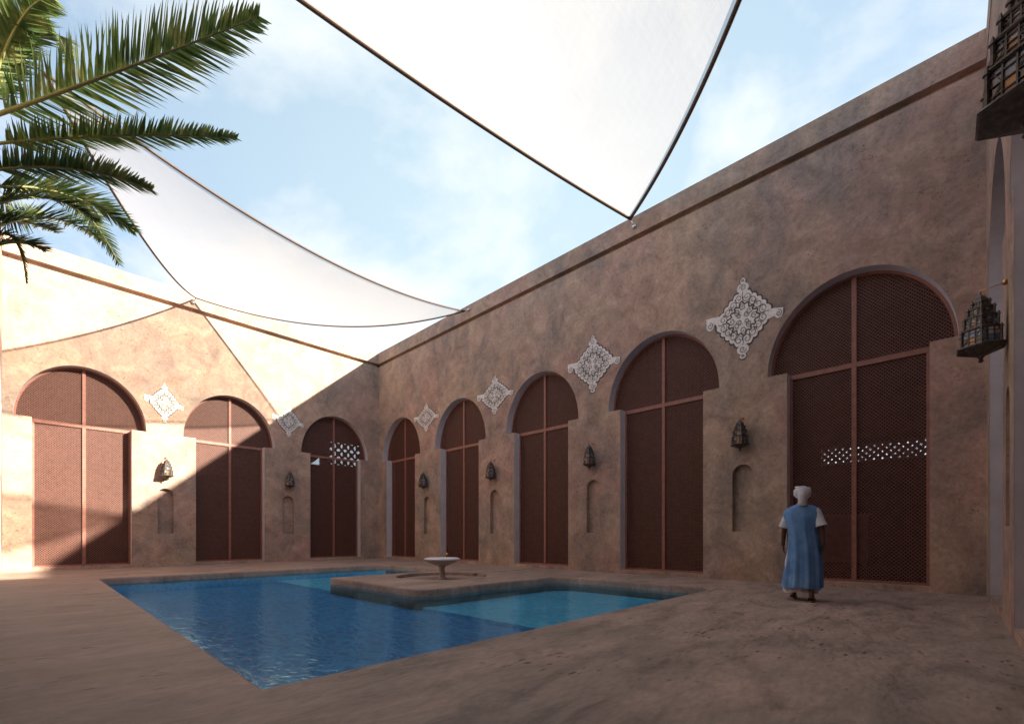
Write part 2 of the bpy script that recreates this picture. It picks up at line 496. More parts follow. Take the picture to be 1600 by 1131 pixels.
# left (far) wall: s = X
lf = lambda s, z, d: (s, YL + d, z)
hL = [rect(11.0, 12.95, 4.95, 6.25), [(10.02, 4.85), (10.6, 4.85), (10.6, 5.35)]]
wL, WL = make_wall('sunlit far wall on the left with three arched grille doors', lf, XW - .02, XR + .02, DOORC_L, [3.06, 7.06],
                   (XW + .02, 15.5, 5.0, 7.1), hL)
screen(wL, WL, 11.0, 12.95, 4.95, 6.25, 5.1, .40, M_ROOM, .12)
# near wall on the right edge of the view: s = X, outward = -Y
nf = lambda s, z, d: (s, YN - d, z)
wN, WN = make_wall('wall at the right edge of the photo seen at a grazing angle', nf, XW - .02, XR + .02, [9.12, 5.58, 1.5], [7.36, 3.4],
                   (XW + .02, XR - .02, 4.9, 7.1), (), rz=R(180))
# side wall at the left edge: s = Y, outward = -X
sf = lambda s, z, d: (XW - d, s, z)
wS, WS = make_wall('wall glimpsed as a sliver at the left edge beside the palm', sf, YN - T, YL + T, DOORC_R, [3.36, 7.38, 11.46, 15.45],
                   (YN + .02, YL - .02, 4.9, 7.1), (), rz=R(90))
for w_, extra in ((wR, 0), (wL, 0), (wN, 0), (wS, 0)): pass

# wooden cabinet inside the right gallery
cb = empty('cabinet', (15.60, 2.45, .22)); tag(cb, 'low red-brown wooden cabinet behind the grille beside the walking man', 'cabinet')
bm = bmesh.new(); box(bm, (0, -.9, .06), (.36, .9, 1.36)); box(bm, (-.02, -.93, 1.36), (.38, .93, 1.42)); obj('body', bm, M_WOOD, cb)
for k in range(3):
    bm = bmesh.new(); y = -.86 + k * .58
    box(bm, (-.025, y, .1), (-.002, y + .56, 1.32)); 
    for j in range(5): bar(bm, (-.035, y + .06 + j * .11, .16), (-.035, y + .06 + j * .11, 1.26), .02, .015, (1, 0, 0))
    obj('door_panel', bm, M_WOOD, cb)
for y in (-.8, .8):
    bm = bmesh.new(); box(bm, (.04, y - .04, 0), (.32, y + .04, .06)); obj('foot', bm, M_WOOD, cb)

# ------------------------------------------------------------------ ground, pool, basin
def arc(c, r_, a0, a1, n=8):
    return [(c[0] + r_*math.cos(R(a0 + (a1-a0)*k/n)), c[1] + r_*math.sin(R(a0 + (a1-a0)*k/n))) for k in range(n+1)]
PX0, PX1, PX2, PXI = 1.05, 9.15, 8.72, 5.0
PY0, PY1, PYI0, PYI1 = 3.28, 14.72, 7.12, 10.95
rr = .55
POOL = ([(PX0, PY0), (PX1, PY0)] + arc((PX1-rr, PYI0-rr), rr, 0, 90) + [(PXI + .6, PYI0)] +
        arc((PXI + .35, PYI0 + .35), .35, 270, 180, 6) + [(PXI, PYI1)] + [(PX2 - .3, PYI1)] +
        arc((PX2-rr, PYI1+rr), rr, -90, 0) + arc((PX2-rr, PY1-rr), rr, 0, 90) + [(PX0, PY1)])
# remove near-duplicates
def dedupe(l):
    o = []
    for p in l:
        if not o or math.dist(p, o[-1]) > .02: o.append(p)
    if math.dist(o[0], o[-1]) < .02: o.pop()
    return o
POOL = dedupe(POOL)
def densify(l, step=.16):
    o = []
    for i, p in enumerate(l):
        q = l[(i+1) % len(l)]; d = math.dist(p, q); n = max(1, int(d / step))
        for k in range(n): o.append((p[0] + (q[0]-p[0])*k/n, p[1] + (q[1]-p[1])*k/n))
    return o
def offset(l, d):   # outward for a CCW loop
    o = []; n = len(l)
    for i in range(n):
        a, b, c = Vector(l[i-1]), Vector(l[i]), Vector(l[(i+1) % n])
        e1 = (b - a).normalized(); e2 = (c - b).normalized()
        n1 = Vector((e1.y, -e1.x)); n2 = Vector((e2.y, -e2.x)); m = (n1 + n2)
        m = m / max(.3, (1 + n1.dot(n2)))
        o.append(tuple(b + m * d))
    return o
PD = densify(POOL)
FC = (7.22, 9.39); FR_ = 1.15
# recess = circle plus thin channel towards the right wall
ang = math.asin(.05 / FR_)
REC = [(FC[0] + FR_*math.cos(ang + (2*math.pi - 2*ang)*k/64), FC[1] + FR_*math.sin(ang + (2*math.pi - 2*ang)*k/64)) for k in range(65)] + [(10.85, FC[1] - .05), (10.85, FC[1] + .05)]
LIP = .035
def wob(p, a=.012): return (p[0] + a * pnoise(Vector((p[0]*3, p[1]*3, 0))), p[1] + a * pnoise(Vector((p[0]*3, p[1]*3, 5))))
P_OUT = [wob(p) for p in offset(PD, LIP)]
bm = bmesh.new()
OUT = [(-400, -400), (400, -400), (400, 400), (-400, 400)]
INN = [(-3, -3), (14, -3), (14, 22), (-3, 22)]
fill_loops(bm, [OUT, INN], lambda s, z: (s, z, 0))
fill_loops(bm, [INN, P_OUT, REC], lambda s, z: (s, z, 0))
strip(bm, REC, lambda s, z: (s, z, 0), lambda s, z: (s, z, -.08))
fill_loops(bm, [REC], lambda s, z: (s, z, -.08))
bmesh.ops.remove_doubles(bm, verts=bm.verts, dist=1e-5)
tag(obj('ground', bm, M_FLOOR), kind='structure')
# coping lip, pool walls and floors
bm = bmesh.new()
prof = [(LIP, 0), (LIP*.62, -.006), (LIP*.25, -.018), (.004, -.036), (0, -.06), (0, -.21)]
rings = []
for (d, z) in prof:
    lp = P_OUT if d == LIP else [wob(p, .012 if z > -.05 else .006) for p in offset(PD, d)]
    rings.append([bm.verts.new((p[0], p[1], z)) for p in lp])
for a, b in zip(rings, rings[1:]):
    for k in range(len(a)):
        f_ = bm.faces.new((a[k], a[(k+1) % len(a)], b[(k+1) % len(a)], b[k])); f_.smooth = True
tag(obj('pool_coping', bm, M_COPE), kind='structure')
bm = bmesh.new()
WZ = -.15; SH = -.335; DP = -.40
strip(bm, PD, lambda s, z: (s, z, -.20), lambda s, z: (s, z, DP))
for f_ in bm.faces:
    c_ = f_.calc_center_median()
    if c_.x < PX0 + .1 or c_.y > PY1 - .25: f_.material_index = 1
tag(obj('pool_walls', bm, [M_TEAL, M_SHELF]), kind='structure')
bm = bmesh.new()
ext = .22
box(bm, (PXI + .06, PY0 - .05, DP), (PX1 + .05, PYI0 + .05, SH)); box(bm, (PXI + .06, PYI1 - .05, DP), (PX1 + .05, PY1 + .05, SH))
tag(obj('pool_shelf', bm, M_SHELF), kind='structure')
bm = bmesh.new(); box(bm, (PX0 - .05, PY0 - .05, DP - .1), (PX1 + .05, PY1 + .05, DP - .002))
tag(obj('pool_floor', bm, M_DEEP), kind='structure')
bm = bmesh.new(); fill_loops(bm, [offset(PD, .03)], lambda s, z: (s, z, WZ))
tag(obj('water', bm, M_WATER), kind='structure')

# fountain
fo = empty('fountain', (FC[0], FC[1], -.08)); tag(fo, 'white shallow bowl fountain on a flared stem in the round basin', 'fountain')
bm = bmesh.new()
lathe(bm, [(.13, 0), (.115, .02), (.082, .05), (.072, .14), (.07, .26), (.082, .31), (.11, .345)], 32); obj('stem', bm, M_STEM, fo)
bm = bmesh.new()
lathe(bm, [(.11, .345), (.20, .372), (.33, .42), (.405, .468), (.43, .492)], 48, caps=False); obj('bowl', bm, M_STEM, fo)
bm = bmesh.new()
lathe(bm, [(.43, .492), (.452, .503), (.455, .518), (.440, .534), (.40, .545), (.37, .540), (.30, .520), (.1, .515), (.005, .515)], 48, caps=False); obj('rim', bm, M_WHITE, fo)

# ------------------------------------------------------------------ lanterns
def ngon(r_, z, n=6, rot=0.0): return [(r_*math.cos(rot + 2*math.pi*k/n), r_*math.sin(rot + 2*math.pi*k/n), z) for k in range(n)]
def build_lantern():
    root = empty('wall_lantern')
    iron = bmesh.new()
    # inverted pyramid bottom with finial, flared base lip
    lathe(iron, [(.012, -.02), (.026, 0.0), (.014, .02), (.03, .045), (.035, .055)], 8)
    lathe(iron, [(.035, .055), (.214, .135), (.226, .15), (.214, .165)], 6, caps=True)
    obj('base', iron, M_IRON, root)
    tiers = [(.178, .165, .35), (.152, .375, .50), (.118, .52, .61), (.078, .63, .69)]
    rng = random.Random(3)
    frame = bmesh.new(); glass_ = bmesh.new()
    for ti, (r_, z0, z1) in enumerate(tiers):
        b0 = ngon(r_, z0); b1 = ngon(r_ * .97, z1)
        for k in range(6):
            p0, p1 = Vector(b0[k]), Vector(b0[(k+1) % 6]); q0, q1 = Vector(b1[k]), Vector(b1[(k+1) % 6])
            mid = (p0 + p1) / 2; nrm = Vector((mid.x, mid.y, 0)).normalized()
            bar(frame, p0, q0, .016, .016, nrm); bar(frame, p0, p1, .014, .014, nrm); bar(frame, q0, q1, .014, .014, nrm)
            # two uprights, a mid rail and small crossbars
            for t in (.33, .67):
                bar(frame, p0.lerp(p1, t), q0.lerp(q1, t), .008, .008, nrm)
            for t in (.22, .5, .78):
                bar(frame, p0.lerp(q0, t), p1.lerp(q1, t), .005, .006, nrm)
            bar(frame, p0, p0.lerp(p1, .33).lerp(q0.lerp(q1, .33), .5), .004, .005, nrm)
            bar(frame, p1, p0.lerp(p1, .67).lerp(q0.lerp(q1, .67), .5), .004, .005, nrm)
            bar(frame, q0, p0.lerp(p1, .33).lerp(q0.lerp(q1, .33), .5), .004, .005, nrm)
            bar(frame, q1, p0.lerp(p1, .67).lerp(q0.lerp(q1, .67), .5), .004, .005, nrm)
            for t0, t1 in ((0, .33), (.33, .67), (.67, 1)):
                for u0, u1 in ((0, .5), (.5, 1)):
                    g = [p0.lerp(p1, t0).lerp(q0.lerp(q1, t0), u0), p0.lerp(p1, t1).lerp(q0.lerp(q1, t1), u0), p0.lerp(p1, t1).lerp(q0.lerp(q1, t1), u1), p0.lerp(p1, t0).lerp(q0.lerp(q1, t0), u1)]
                    vs = [glass_.verts.new(x - nrm * .006) for x in g]
                    f_ = glass_.faces.new(vs); f_.material_index = rng.choice([0, 0, 0, 1, 2, 2, 3, 3])
            # corner turret with a small cap
            lathe(frame, [(.012, z0 + .004), (.012, z1 - .02), (.020, z1 - .015), (.002, z1 + .03)], 6, c=(b0[k][0] * 1.02, b0[k][1] * 1.02, 0))
        nxt = tiers[ti+1][0] if ti < 3 else .05
        top = z1 + (.024 if ti < 3 else .04)
        lathe(frame, [(r_ * 1.06, z1), (r_ * 1.06, z1 + .008), (nxt * 1.02, top)], 6, caps=False)
    obj('cage', frame, M_IRON, root)
    g = obj('glass_panes', glass_, [M_GB, M_GO, M_GC, M_GD], root)
    bm = bmesh.new()
    lathe(bm, [(.05, .72), (.052, .735), (.03, .76), (.012, .775), (.004, .79)], 6)
    pts = [(.022 * math.cos(a), 0, .805 + .022 * math.sin(a)) for a in [2*math.pi*k/14 for k in range(15)]]
    tube(bm, pts, .004, 6)
    obj('crown', bm, M_IRON, root)
    # bracket: local -y points to the wall, wall plane at y = -0.24
    bm = bmesh.new(); tube(bm, [(0, .01, .83), (0, -.20, .86)], .006, 8); tube(bm, [(0, 0, .83), (0, 0, .80)], .004, 6)
    obj('bracket', bm, M_BRASS, root)
    bm = bmesh.new()
    prof = [(.012, 0), (.03, .006), (.034, .018), (.024, .032), (.008, .042)]
    n = 12; rings = []
    for r_, y in prof: rings.append([(r_*math.cos(2*math.pi*k/n), -.203 + y, .86 + r_*math.sin(2*math.pi*k/n)) for k in range(n)])
    loft(bm, rings); obj('wall_boss', bm, M_BRASS, root)
    return root
LAN = build_lantern(); note(LAN)
LZ = 2.935
spots = [((XR - .19, 3.36, LZ), R(90), 'third nearest lantern, on the right wall between the two largest doors'),
         ((XR - .205 * .92, 7.38, LZ), R(90), 'lantern on the right wall above the niche behind the pool end'),
         ((XR - .205 * .92, 11.46, LZ), R(90), 'lantern on the right wall above a niche and straight over the fountain right side'),
         ((XR - .205 * .92, 15.45, LZ), R(90), 'small lantern on the right wall nearest the inner corner'),
         ((3.06, YL - .205 * .92, LZ), R(180), 'sunlit lantern on the left wall casting a shadow beside it'),
         ((7.06, YL - .205 * .92, LZ), R(180), 'lantern in shade on the left wall beside the innermost arch'),
         ((7.36, YN + .205, 2.98), R(0), 'dark tiered lantern on its brass rod at the right edge of the photo'),
         ((3.20, YN + .205, 2.875), R(0), 'huge close lantern cut off by the upper right corner of the photo')]
spots[0] = (spots[0][0], spots[0][1], 'lantern on the right wall beside the walking man, left of the largest door')
spots[2] = (spots[2][0], spots[2][1], 'lantern on the right wall just right of and above the fountain')
for i, (p, rz, lab) in enumerate(spots):
    o = LAN if i == 0 else copy_tree(LAN)
    o.location = p; o.rotation_euler = (0, 0, rz)
    o.scale = (.92, .92, .88) if i < 6 else (1, 1, .95) if i == 6 else (.88, .88, .93)
    tag(o, lab, 'lantern', 'wall lanterns hung above the niches')

# ------------------------------------------------------------------ carved medallions
def build_medallion():
    # local x along wall, z up, y = 0 at wall, -y towards the court... relief stands on +y
    root = empty('wall_medallion')
    def rad(t):
        c, s = abs(math.cos(t)), abs(math.sin(t)); p = 1.22
        base = 1 / ((c ** p + s ** p) ** (1 / p))
        return .70 * base
    N = 240
    def outline(scale, lob, nl=22):
        o = []
        for k in range(N):
            t = 2*math.pi*k/N
            r_ = rad(t) * scale + lob * abs(math.sin(nl * t / 2 + .3))
            o.append((r_*math.cos(t), r_*math.sin(t)))
        return o
    def plate(bm, lo, y0, y1):
        fill_loops(bm, [lo], lambda s, z: (s, y1, z)); strip(bm, lo, lambda s, z: (s, y0, z), lambda s, z: (s, y1, z))
    def ribbon(bm, pts, w, y):
        """flat raised line"""
        n = len(pts); L_, R_ = [], []
        for i, p in enumerate(pts):
            a = pts[max(i-1, 0)]; b = pts[min(i+1, n-1)]
            d = Vector((b[0]-a[0], b[1]-a[1])).normalized(); nn = Vector((-d.y, d.x))
            L_.append(Vector(p) + nn * w/2); R_.append(Vector(p) - nn * w/2)
        lv = [bm.verts.new((p.x, y, p.y)) for p in L_]; rv = [bm.verts.new((p.x, y, p.y)) for p in R_]
        for i in range(n-1): bm.faces.new((lv[i], lv[i+1], rv[i+1], rv[i]))
    def spiral(c, r_, a0, sgn=1, turns=1.35, n=20):
        o = []
        for k in range(n+1):
            t = k / n; a = a0 + sgn * t * turns * 2*math.pi; q = r_ * (1 - .80 * t)
            o.append((c[0] + q*math.cos(a), c[1] + q*math.sin(a)))
        return o
    # dark joint line round the carving
    bm = bmesh.new(); plate(bm, outline(1.035, .058), 0, .006)
    for cx, cz, rx in ((0, .90, .085), (0, -.90, .10), (.87, .10, .12), (-.87, -.10, .12)):
        plate(bm, [(cx + rx*math.cos(2*math.pi*k/24), cz + rx*math.sin(2*math.pi*k/24)) for k in range(24)], 0, .005)
    obj('dark_joint', bm, M_ORNL, root)
    bm = bmesh.new(); plate(bm, outline(.965, .055), .002, .014)
    # finials
    el = lambda cx, cz, a, b: [(cx + a*math.cos(2*math.pi*k/24), cz + b*math.sin(2*math.pi*k/24)) for k in range(24)]
    plate(bm, el(0, .74, .15, .12), .002, .0130); plate(bm, el(0, .905, .065, .075), .002, .0125)
    plate(bm, el(0, -.74, .15, .12), .002, .0130); plate(bm, el(0, -.905, .085, .065), .002, .0125)
    plate(bm, el(.86, .06, .11, .13), .002, .0125); plate(bm, [(.55, .02), (.97, .12), (.97, .26), (.50, .22)], .002, .0120)
    plate(bm, el(-.86, -.12, .10, .12), .002, .0125); plate(bm, [(-.55, .06), (-.96, -.02), (-.96, -.13), (-.55, -.20)], .002, .0120)
    obj('carving', bm, M_ORN, root)
    ln = bmesh.new(); Y = .0165; W_ = .0155
    rng = random.Random(5)
    # curls in the outer band
    nb = 16
    for k in range(nb):
        t = 2*math.pi*(k + .5)/nb; r_ = rad(t) * .80
        c = (r_*math.cos(t), r_*math.sin(t)); s = 1 if k % 2 else -1
        ribbon(ln, spiral(c, .115, t + math.pi * (.5 if s > 0 else -.5), s, 1.3 + .25*rng.random()), W_, Y + .0002*k)
        t2 = 2*math.pi*(k)/nb; r2 = rad(t2)
        ribbon(ln, [((r2*.92)*math.cos(t2), (r2*.92)*math.sin(t2)), ((r2*.80)*math.cos(t2 + .03*s), (r2*.80)*math.sin(t2 + .03*s)), ((r2*.68)*math.cos(t2 - .03*s), (r2*.68)*math.sin(t2 - .03*s))], W_, Y + .003 + .0002*k)
    # dark scalloped gap between band and centre
    gap = []
    for k in range(N + 1):
        t = 2*math.pi*k/N; r_ = rad(t) * .575 + .035*math.sin(14*t)
        gap.append((r_*math.cos(t), r_*math.sin(t)))
    ribbon(ln, gap, .038, Y - .002)
    # round bosses on the axes bridging the gap
    obj_lines = []
    for k in range(8):
        t = 2*math.pi*k/8; r_ = rad(t) * .40
        c = (r_*math.cos(t), r_*math.sin(t))
        ribbon(ln, spiral(c, .088, t, 1 if k % 2 else -1, 1.3), W_, Y + .006 + .0002*k)
    for k in range(4):
        t = 2*math.pi*k/4 + .78; c = (.13*math.cos(t), .13*math.sin(t))
        ribbon(ln, spiral(c, .075, t + 1, 1 if k % 2 else -1, 1.2), W_, Y + .009 + .0002*k)
    for c, r_, a0 in (((0, .74), .09, 0.), ((0, -.74), .09, 3.), ((.86, .05), .085, 1.5), ((-.86, -.13), .08, 1.5), ((0, .905), .035, 0.), ((0, -.905), .04, 0.)):
        ribbon(ln, spiral(c, r_, a0, 1, 1.3), W_ * .9, Y + .0125)
    obj('incised_scrolls', ln, M_ORNL, root)
    return root
MED = build_medallion(); note(MED)
meds = [((XR, 3.35, 5.95), R(90), .84, .94, 'largest white carved scroll medallion, left of the biggest door'),
        ((XR, 7.38, 5.97), R(90), .92, .84, 'white carved medallion between the second and third doors from the right'),
        ((XR, 11.44, 5.95), R(90), .94, .69, 'white carved medallion on the right wall above and right of the fountain'),
        ((XR, 15.5, 5.90), R(90), .90, .60, 'small white carved medallion on the right wall next to the inner corner'),
        ((3.03, YL, 5.56), R(180), .57, .69, 'white carved medallion on the sunlit wall above the sunlit lantern'),
        ((7.07, YL, 5.68), R(180), .64, .68, 'white carved medallion on the left wall where sunlight meets shade')]
for i, (p, rz, sx, sz, lab) in enumerate(meds):
    o = MED if i == 0 else copy_tree(MED)
    o.location = p; o.rotation_euler = (0, 0, rz); o.scale = (sx, 1, sz)
    tag(o, lab, 'wall ornament', 'carved scroll medallions')

# ------------------------------------------------------------------ shade sails
def make_sail(A, B, C, dAB, dBC, dCA, anchors, label, cable_r, N=36):
    A, B, C = Vector(A), Vector(B), Vector(C)
    root = empty('shade_sail', A); tag(root, label, 'shade sail', 'white shade sails over the courtyard')
    def P(u, v, w):
        p = A*u + B*v + C*w + 4*u*v*dAB + 4*v*w*dBC + 4*u*w*dCA
        p.z += .25 * u*v*w * 27 * -.3
        return p - A
    bm = bmesh.new(); g = {}
    for i in range(N+1):
        for j in range(N+1-i):
            g[i, j] = bm.verts.new(P(1 - (i+j)/N, i/N, j/N))
    for i in range(N):
        for j in range(N-i):
            bm.faces.new((g[i, j], g[i+1, j], g[i, j+1])).smooth = True
            if i + j < N - 1: bm.faces.new((g[i+1, j], g[i+1, j+1], g[i, j+1])).smooth = True
    obj('cloth', bm, M_SAIL, root, smooth=True)
    for e in range(3):
        bm = bmesh.new(); pts = []
        for k in range(41):
            t = k / 40
            pts.append(P(1-t, t, 0) if e == 0 else P(0, 1-t, t) if e == 1 else P(t, 0, 1-t))
        tube(bm, pts, cable_r, 8); obj('edge_cord', bm, M_CABLE, root)
    for c, a in zip((A, B, C), anchors):
        a = Vector(a) - A; c = c - A
        bm = bmesh.new(); tube(bm, [c, c.lerp(a, .5) , a], .016, 8)
        lathe(bm, [(.005, -.06), (.045, -.045), (.062, 0), (.045, .045), (.005, .06)], 12, c=tuple(a))
        obj('anchor', bm, M_STEEL, root)
    return root
def din(P0, P1, O, a, s):
    e = P1 - P0; n = Vector((-e.y, e.x, 0)).normalized()
    if n.dot(O - P0) < 0: n = -n
    return n * a + Vector((0, 0, -s))
A = Vector((3.90, 19.16, 9.43)); B = Vector((11.0, 12.95, 9.38)); C = Vector((.1, 11.4, 9.1))
make_sail(A, B, C, din(A, B, C, -.35, .62), din(B, C, A, .2, .6), din(C, A, B, .1, .65),
          [(3.84, YL - .03, 9.27), (XR - .03, 12.8, 9.40), (XW + .03, 11.2, 9.15)],
          'white triangular shade sail stretched from the left wall to the right wall', .030)
P = Vector((10.98, 6.12, 9.5)); Q = Vector((-.3, 7.4, 9.2)); RR = Vector((4.2, -.2, 9.2))
make_sail(P, Q, RR, din(P, Q, RR, -.3, -.1), din(Q, RR, P, .6, .3), din(RR, P, Q, -.4, .1),
          [(XR - .03, 6.05, 9.30), (XW + .03, 7.45, 9.2), (4.2, YN + .03, 9.2)],
          'large white shade sail overhead, fixed to the right wall by its tip', .042)

# ------------------------------------------------------------------ camera
FPX = 711.0
cam = bpy.data.cameras.new('Camera'); co = link(bpy.data.objects.new('Camera', cam))
cam.sensor_width = 36; cam.lens = 36 * FPX / 1600; cam.shift_y = (838.5 - 565.5) / 1600
cam.clip_start = .05; cam.clip_end = 2000
EX = Vector((680/711, 1)).normalized(); EY = Vector((-744/711, 1)).normalized()
# view forward F in world = (F.ex, F.ey)
fwd = Vector((EX.y, EY.y, 0)).normalized()
co.location = (0, 0, 1.0)
co.rotation_euler = fwd.to_track_quat('-Z', 'Y').to_euler()
S.camera = co
def px(x, y, d):
    l = (x - 800) / FPX * d
    return Vector((l*EX.x + d*EX.y, l*EY.x + d*EY.y, 1 + (838.5 - y) / FPX * d))

# ------------------------------------------------------------------ date palm
PB = Vector((-.47, 7.72, 5.0))
CR = 5.60
palm = empty('date_palm', (PB.x, PB.y, 0)); tag(palm, 'date palm with long feathery fronds reaching in from the left edge', 'palm tree')
bm = bmesh.new(); pts = []; rs = []
for k in range(60):
    z = k / 59 * (CR - .02); pts.append((0, 0, z)); rs.append((.145 if z < 4.3 else .145 - (z-4.3)*.085) * (1 + (.10 if k % 2 else -.06)))
tube(bm, pts, rs, 14); obj('trunk', bm, M_TRUNK, palm)
rngp = random.Random(11)
def frond(tip, bulge, Ll=.42, wide=.022, n=78, up_bias=0.0, droop=.25, sup=(0, 0, 1), rr_=.016, dens=1.0, spread=1.0, bz=None):
    """pinnate frond from the crown to tip (world); bulge = mid-point displacement"""
    base = Vector((.06, -.02, bz or CR)); org = Vector((PB.x, PB.y, 0))
    tip = Vector(tip) - org; bulge = Vector(bulge); sup = Vector(sup)
    Cv = lambda t: base*(1-t) + tip*t + 4*t*(1-t)*bulge
    root_pts = [Cv(k/24) for k in range(25)]
    bm = bmesh.new(); tube(bm, root_pts, [rr_*(1 - .85*k/24) + .002 for k in range(25)], 6)
    fr_ = obj('frond', bm, M_RACH, palm)
    vs, fs = [], []
    n = int(n * dens)
    for i in range(n):
        t = .10 + .90 * i / (n-1)
        p = Cv(t); d = (Cv(min(1, t+.01)) - Cv(t-.01)).normalized()
        side = d.cross(sup).normalized(); up = side.cross(d).normalized()
        env = math.sin(math.pi * min(1, (.18 + .82*t)) ** .9) ** .55 if t < .97 else .3
        env = (min(1, t/.18) ** .6) * (1 - max(0, (t - .55)/.45) ** 1.8 * .72)
        for sg in (-1, 1):
            L = Ll * env * rngp.uniform(.82, 1.12)
            fwd_ = .75 + .5*t + rngp.uniform(-.14, .14)
            dirv = (side * sg * spread + d * fwd_ + up * (.30 + rngp.uniform(-.22, .22))).normalized()
            wv = d.cross(dirv).cross(dirv).normalized()
            tw = rngp.uniform(-.7, .7)
            wv = (wv * math.cos(tw) + dirv.cross(wv) * math.sin(tw)).normalized()
            q = p.copy(); dd = dirv.copy(); K = 5; b0 = len(vs)
            wgl = rngp.uniform(-.12, .12)
            for s_ in range(K+1):
                u = s_/K; w = wide * (1 - u)**.7 * (.55 + .45*min(1, u*5)) + .0008
                vs.append(q - wv*w/2); vs.append(q + wv*w/2)
                dd = (dd + Vector((0, 0, -1)) * droop / K * (.4 + u) + wv * wgl * (1 if s_ % 2 else -1)).normalized()
                q = q + dd * L / K
            for s_ in range(K):
                a = b0 + 2*s_; fs.append((a, a+1, a+3, a+2))
    me = bpy.data.meshes.new('leaflets'); me.from_pydata([tuple(v) for v in vs], [], fs); me.materials.append(M_LEAF)
    link(bpy.data.objects.new('leaflets', me), fr_)
V = Vector
vw = lambda: (px(800, 838, 1) - px(800, 838, 0)).normalized()
TOCAM = V((0, 0, 1)) - PB; TOCAM = V((TOCAM.x, TOCAM.y, TOCAM.z)).normalized()
# frond tips: world points in the court
UPL = V((0, 0, 1))
frond(px(402, 28, 4.3), (0, 0, -.02), .48, .034, 122, sup=-TOCAM + V((0, 0, .15)), droop=.06, rr_=.022, spread=.95)
frond(px(368, 216, 5.0), (0, 0, .06), .27, .030, 140, sup=UPL - TOCAM*.5, droop=.05, bz=5.32)
frond(px(236, 296, 5.2), (0, 0, .14), .31, .028, 130, sup=UPL - TOCAM*.5, droop=.05, bz=5.02)
frond(px(210, 362, 6.4), (0, 0, .22), .36, .026, 110, sup=UPL - TOCAM*.3, droop=.12, bz=4.85)
frond(px(150, 345, 6.0), (0, 0, .22), .30, .026, 100, sup=UPL, droop=.1, bz=4.6)
frond(px(158, 376, 6.8), (0, 0, .25), .32, .024, 100, sup=UPL - TOCAM*.5, droop=.1, bz=4.35)
frond(px(186, 412, 7.2), (0, 0, .62), .30, .022, 90, sup=UPL - TOCAM, droop=.3, bz=4.6)
frond(px(92, 364, 6.2), (0, 0, .06), .28, .024, 90, sup=UPL - TOCAM*.5, droop=.06, bz=4.5)
frond(px(66, 330, 6.4), (0, 0, -.10), .30, .024, 80, sup=-TOCAM, droop=.08, bz=4.6)
frond(px(70, 392, 5.6), (0, 0, .10), .24, .022, 80, sup=UPL, droop=.08, bz=4.15)
frond(px(106, 102, 5.0), (.12, 0, .72), .26, .024, 100, sup=(0, 0, 1), droop=.25)
frond(px(80, -4, 4.6), (0, 0, .34), .32, .028, 100, sup=-TOCAM + V((0,0,.6)), droop=.12)
frond(px(30, 40, 4.8), (.1, 0, .5), .30, .026, 90, sup=-TOCAM, droop=.12)
frond(px(42, 440, 5.3), (.05, 0, .34), .13, .018, 70, sup=(0, 0, 1), droop=.3, bz=4.2)
for tp, bl in (((-.40, 5.0, 5.2), (0, 0, .4)), ((-.42, 5.6, 4.2), (0, 0, .4)), ((-.42, 9.6, 4.3), (0, 0, .4)), ((-.42, 6.2, 6.4), (0, 0, .2))):
    frond(tp, bl, .18, .022, 60, droop=.3)

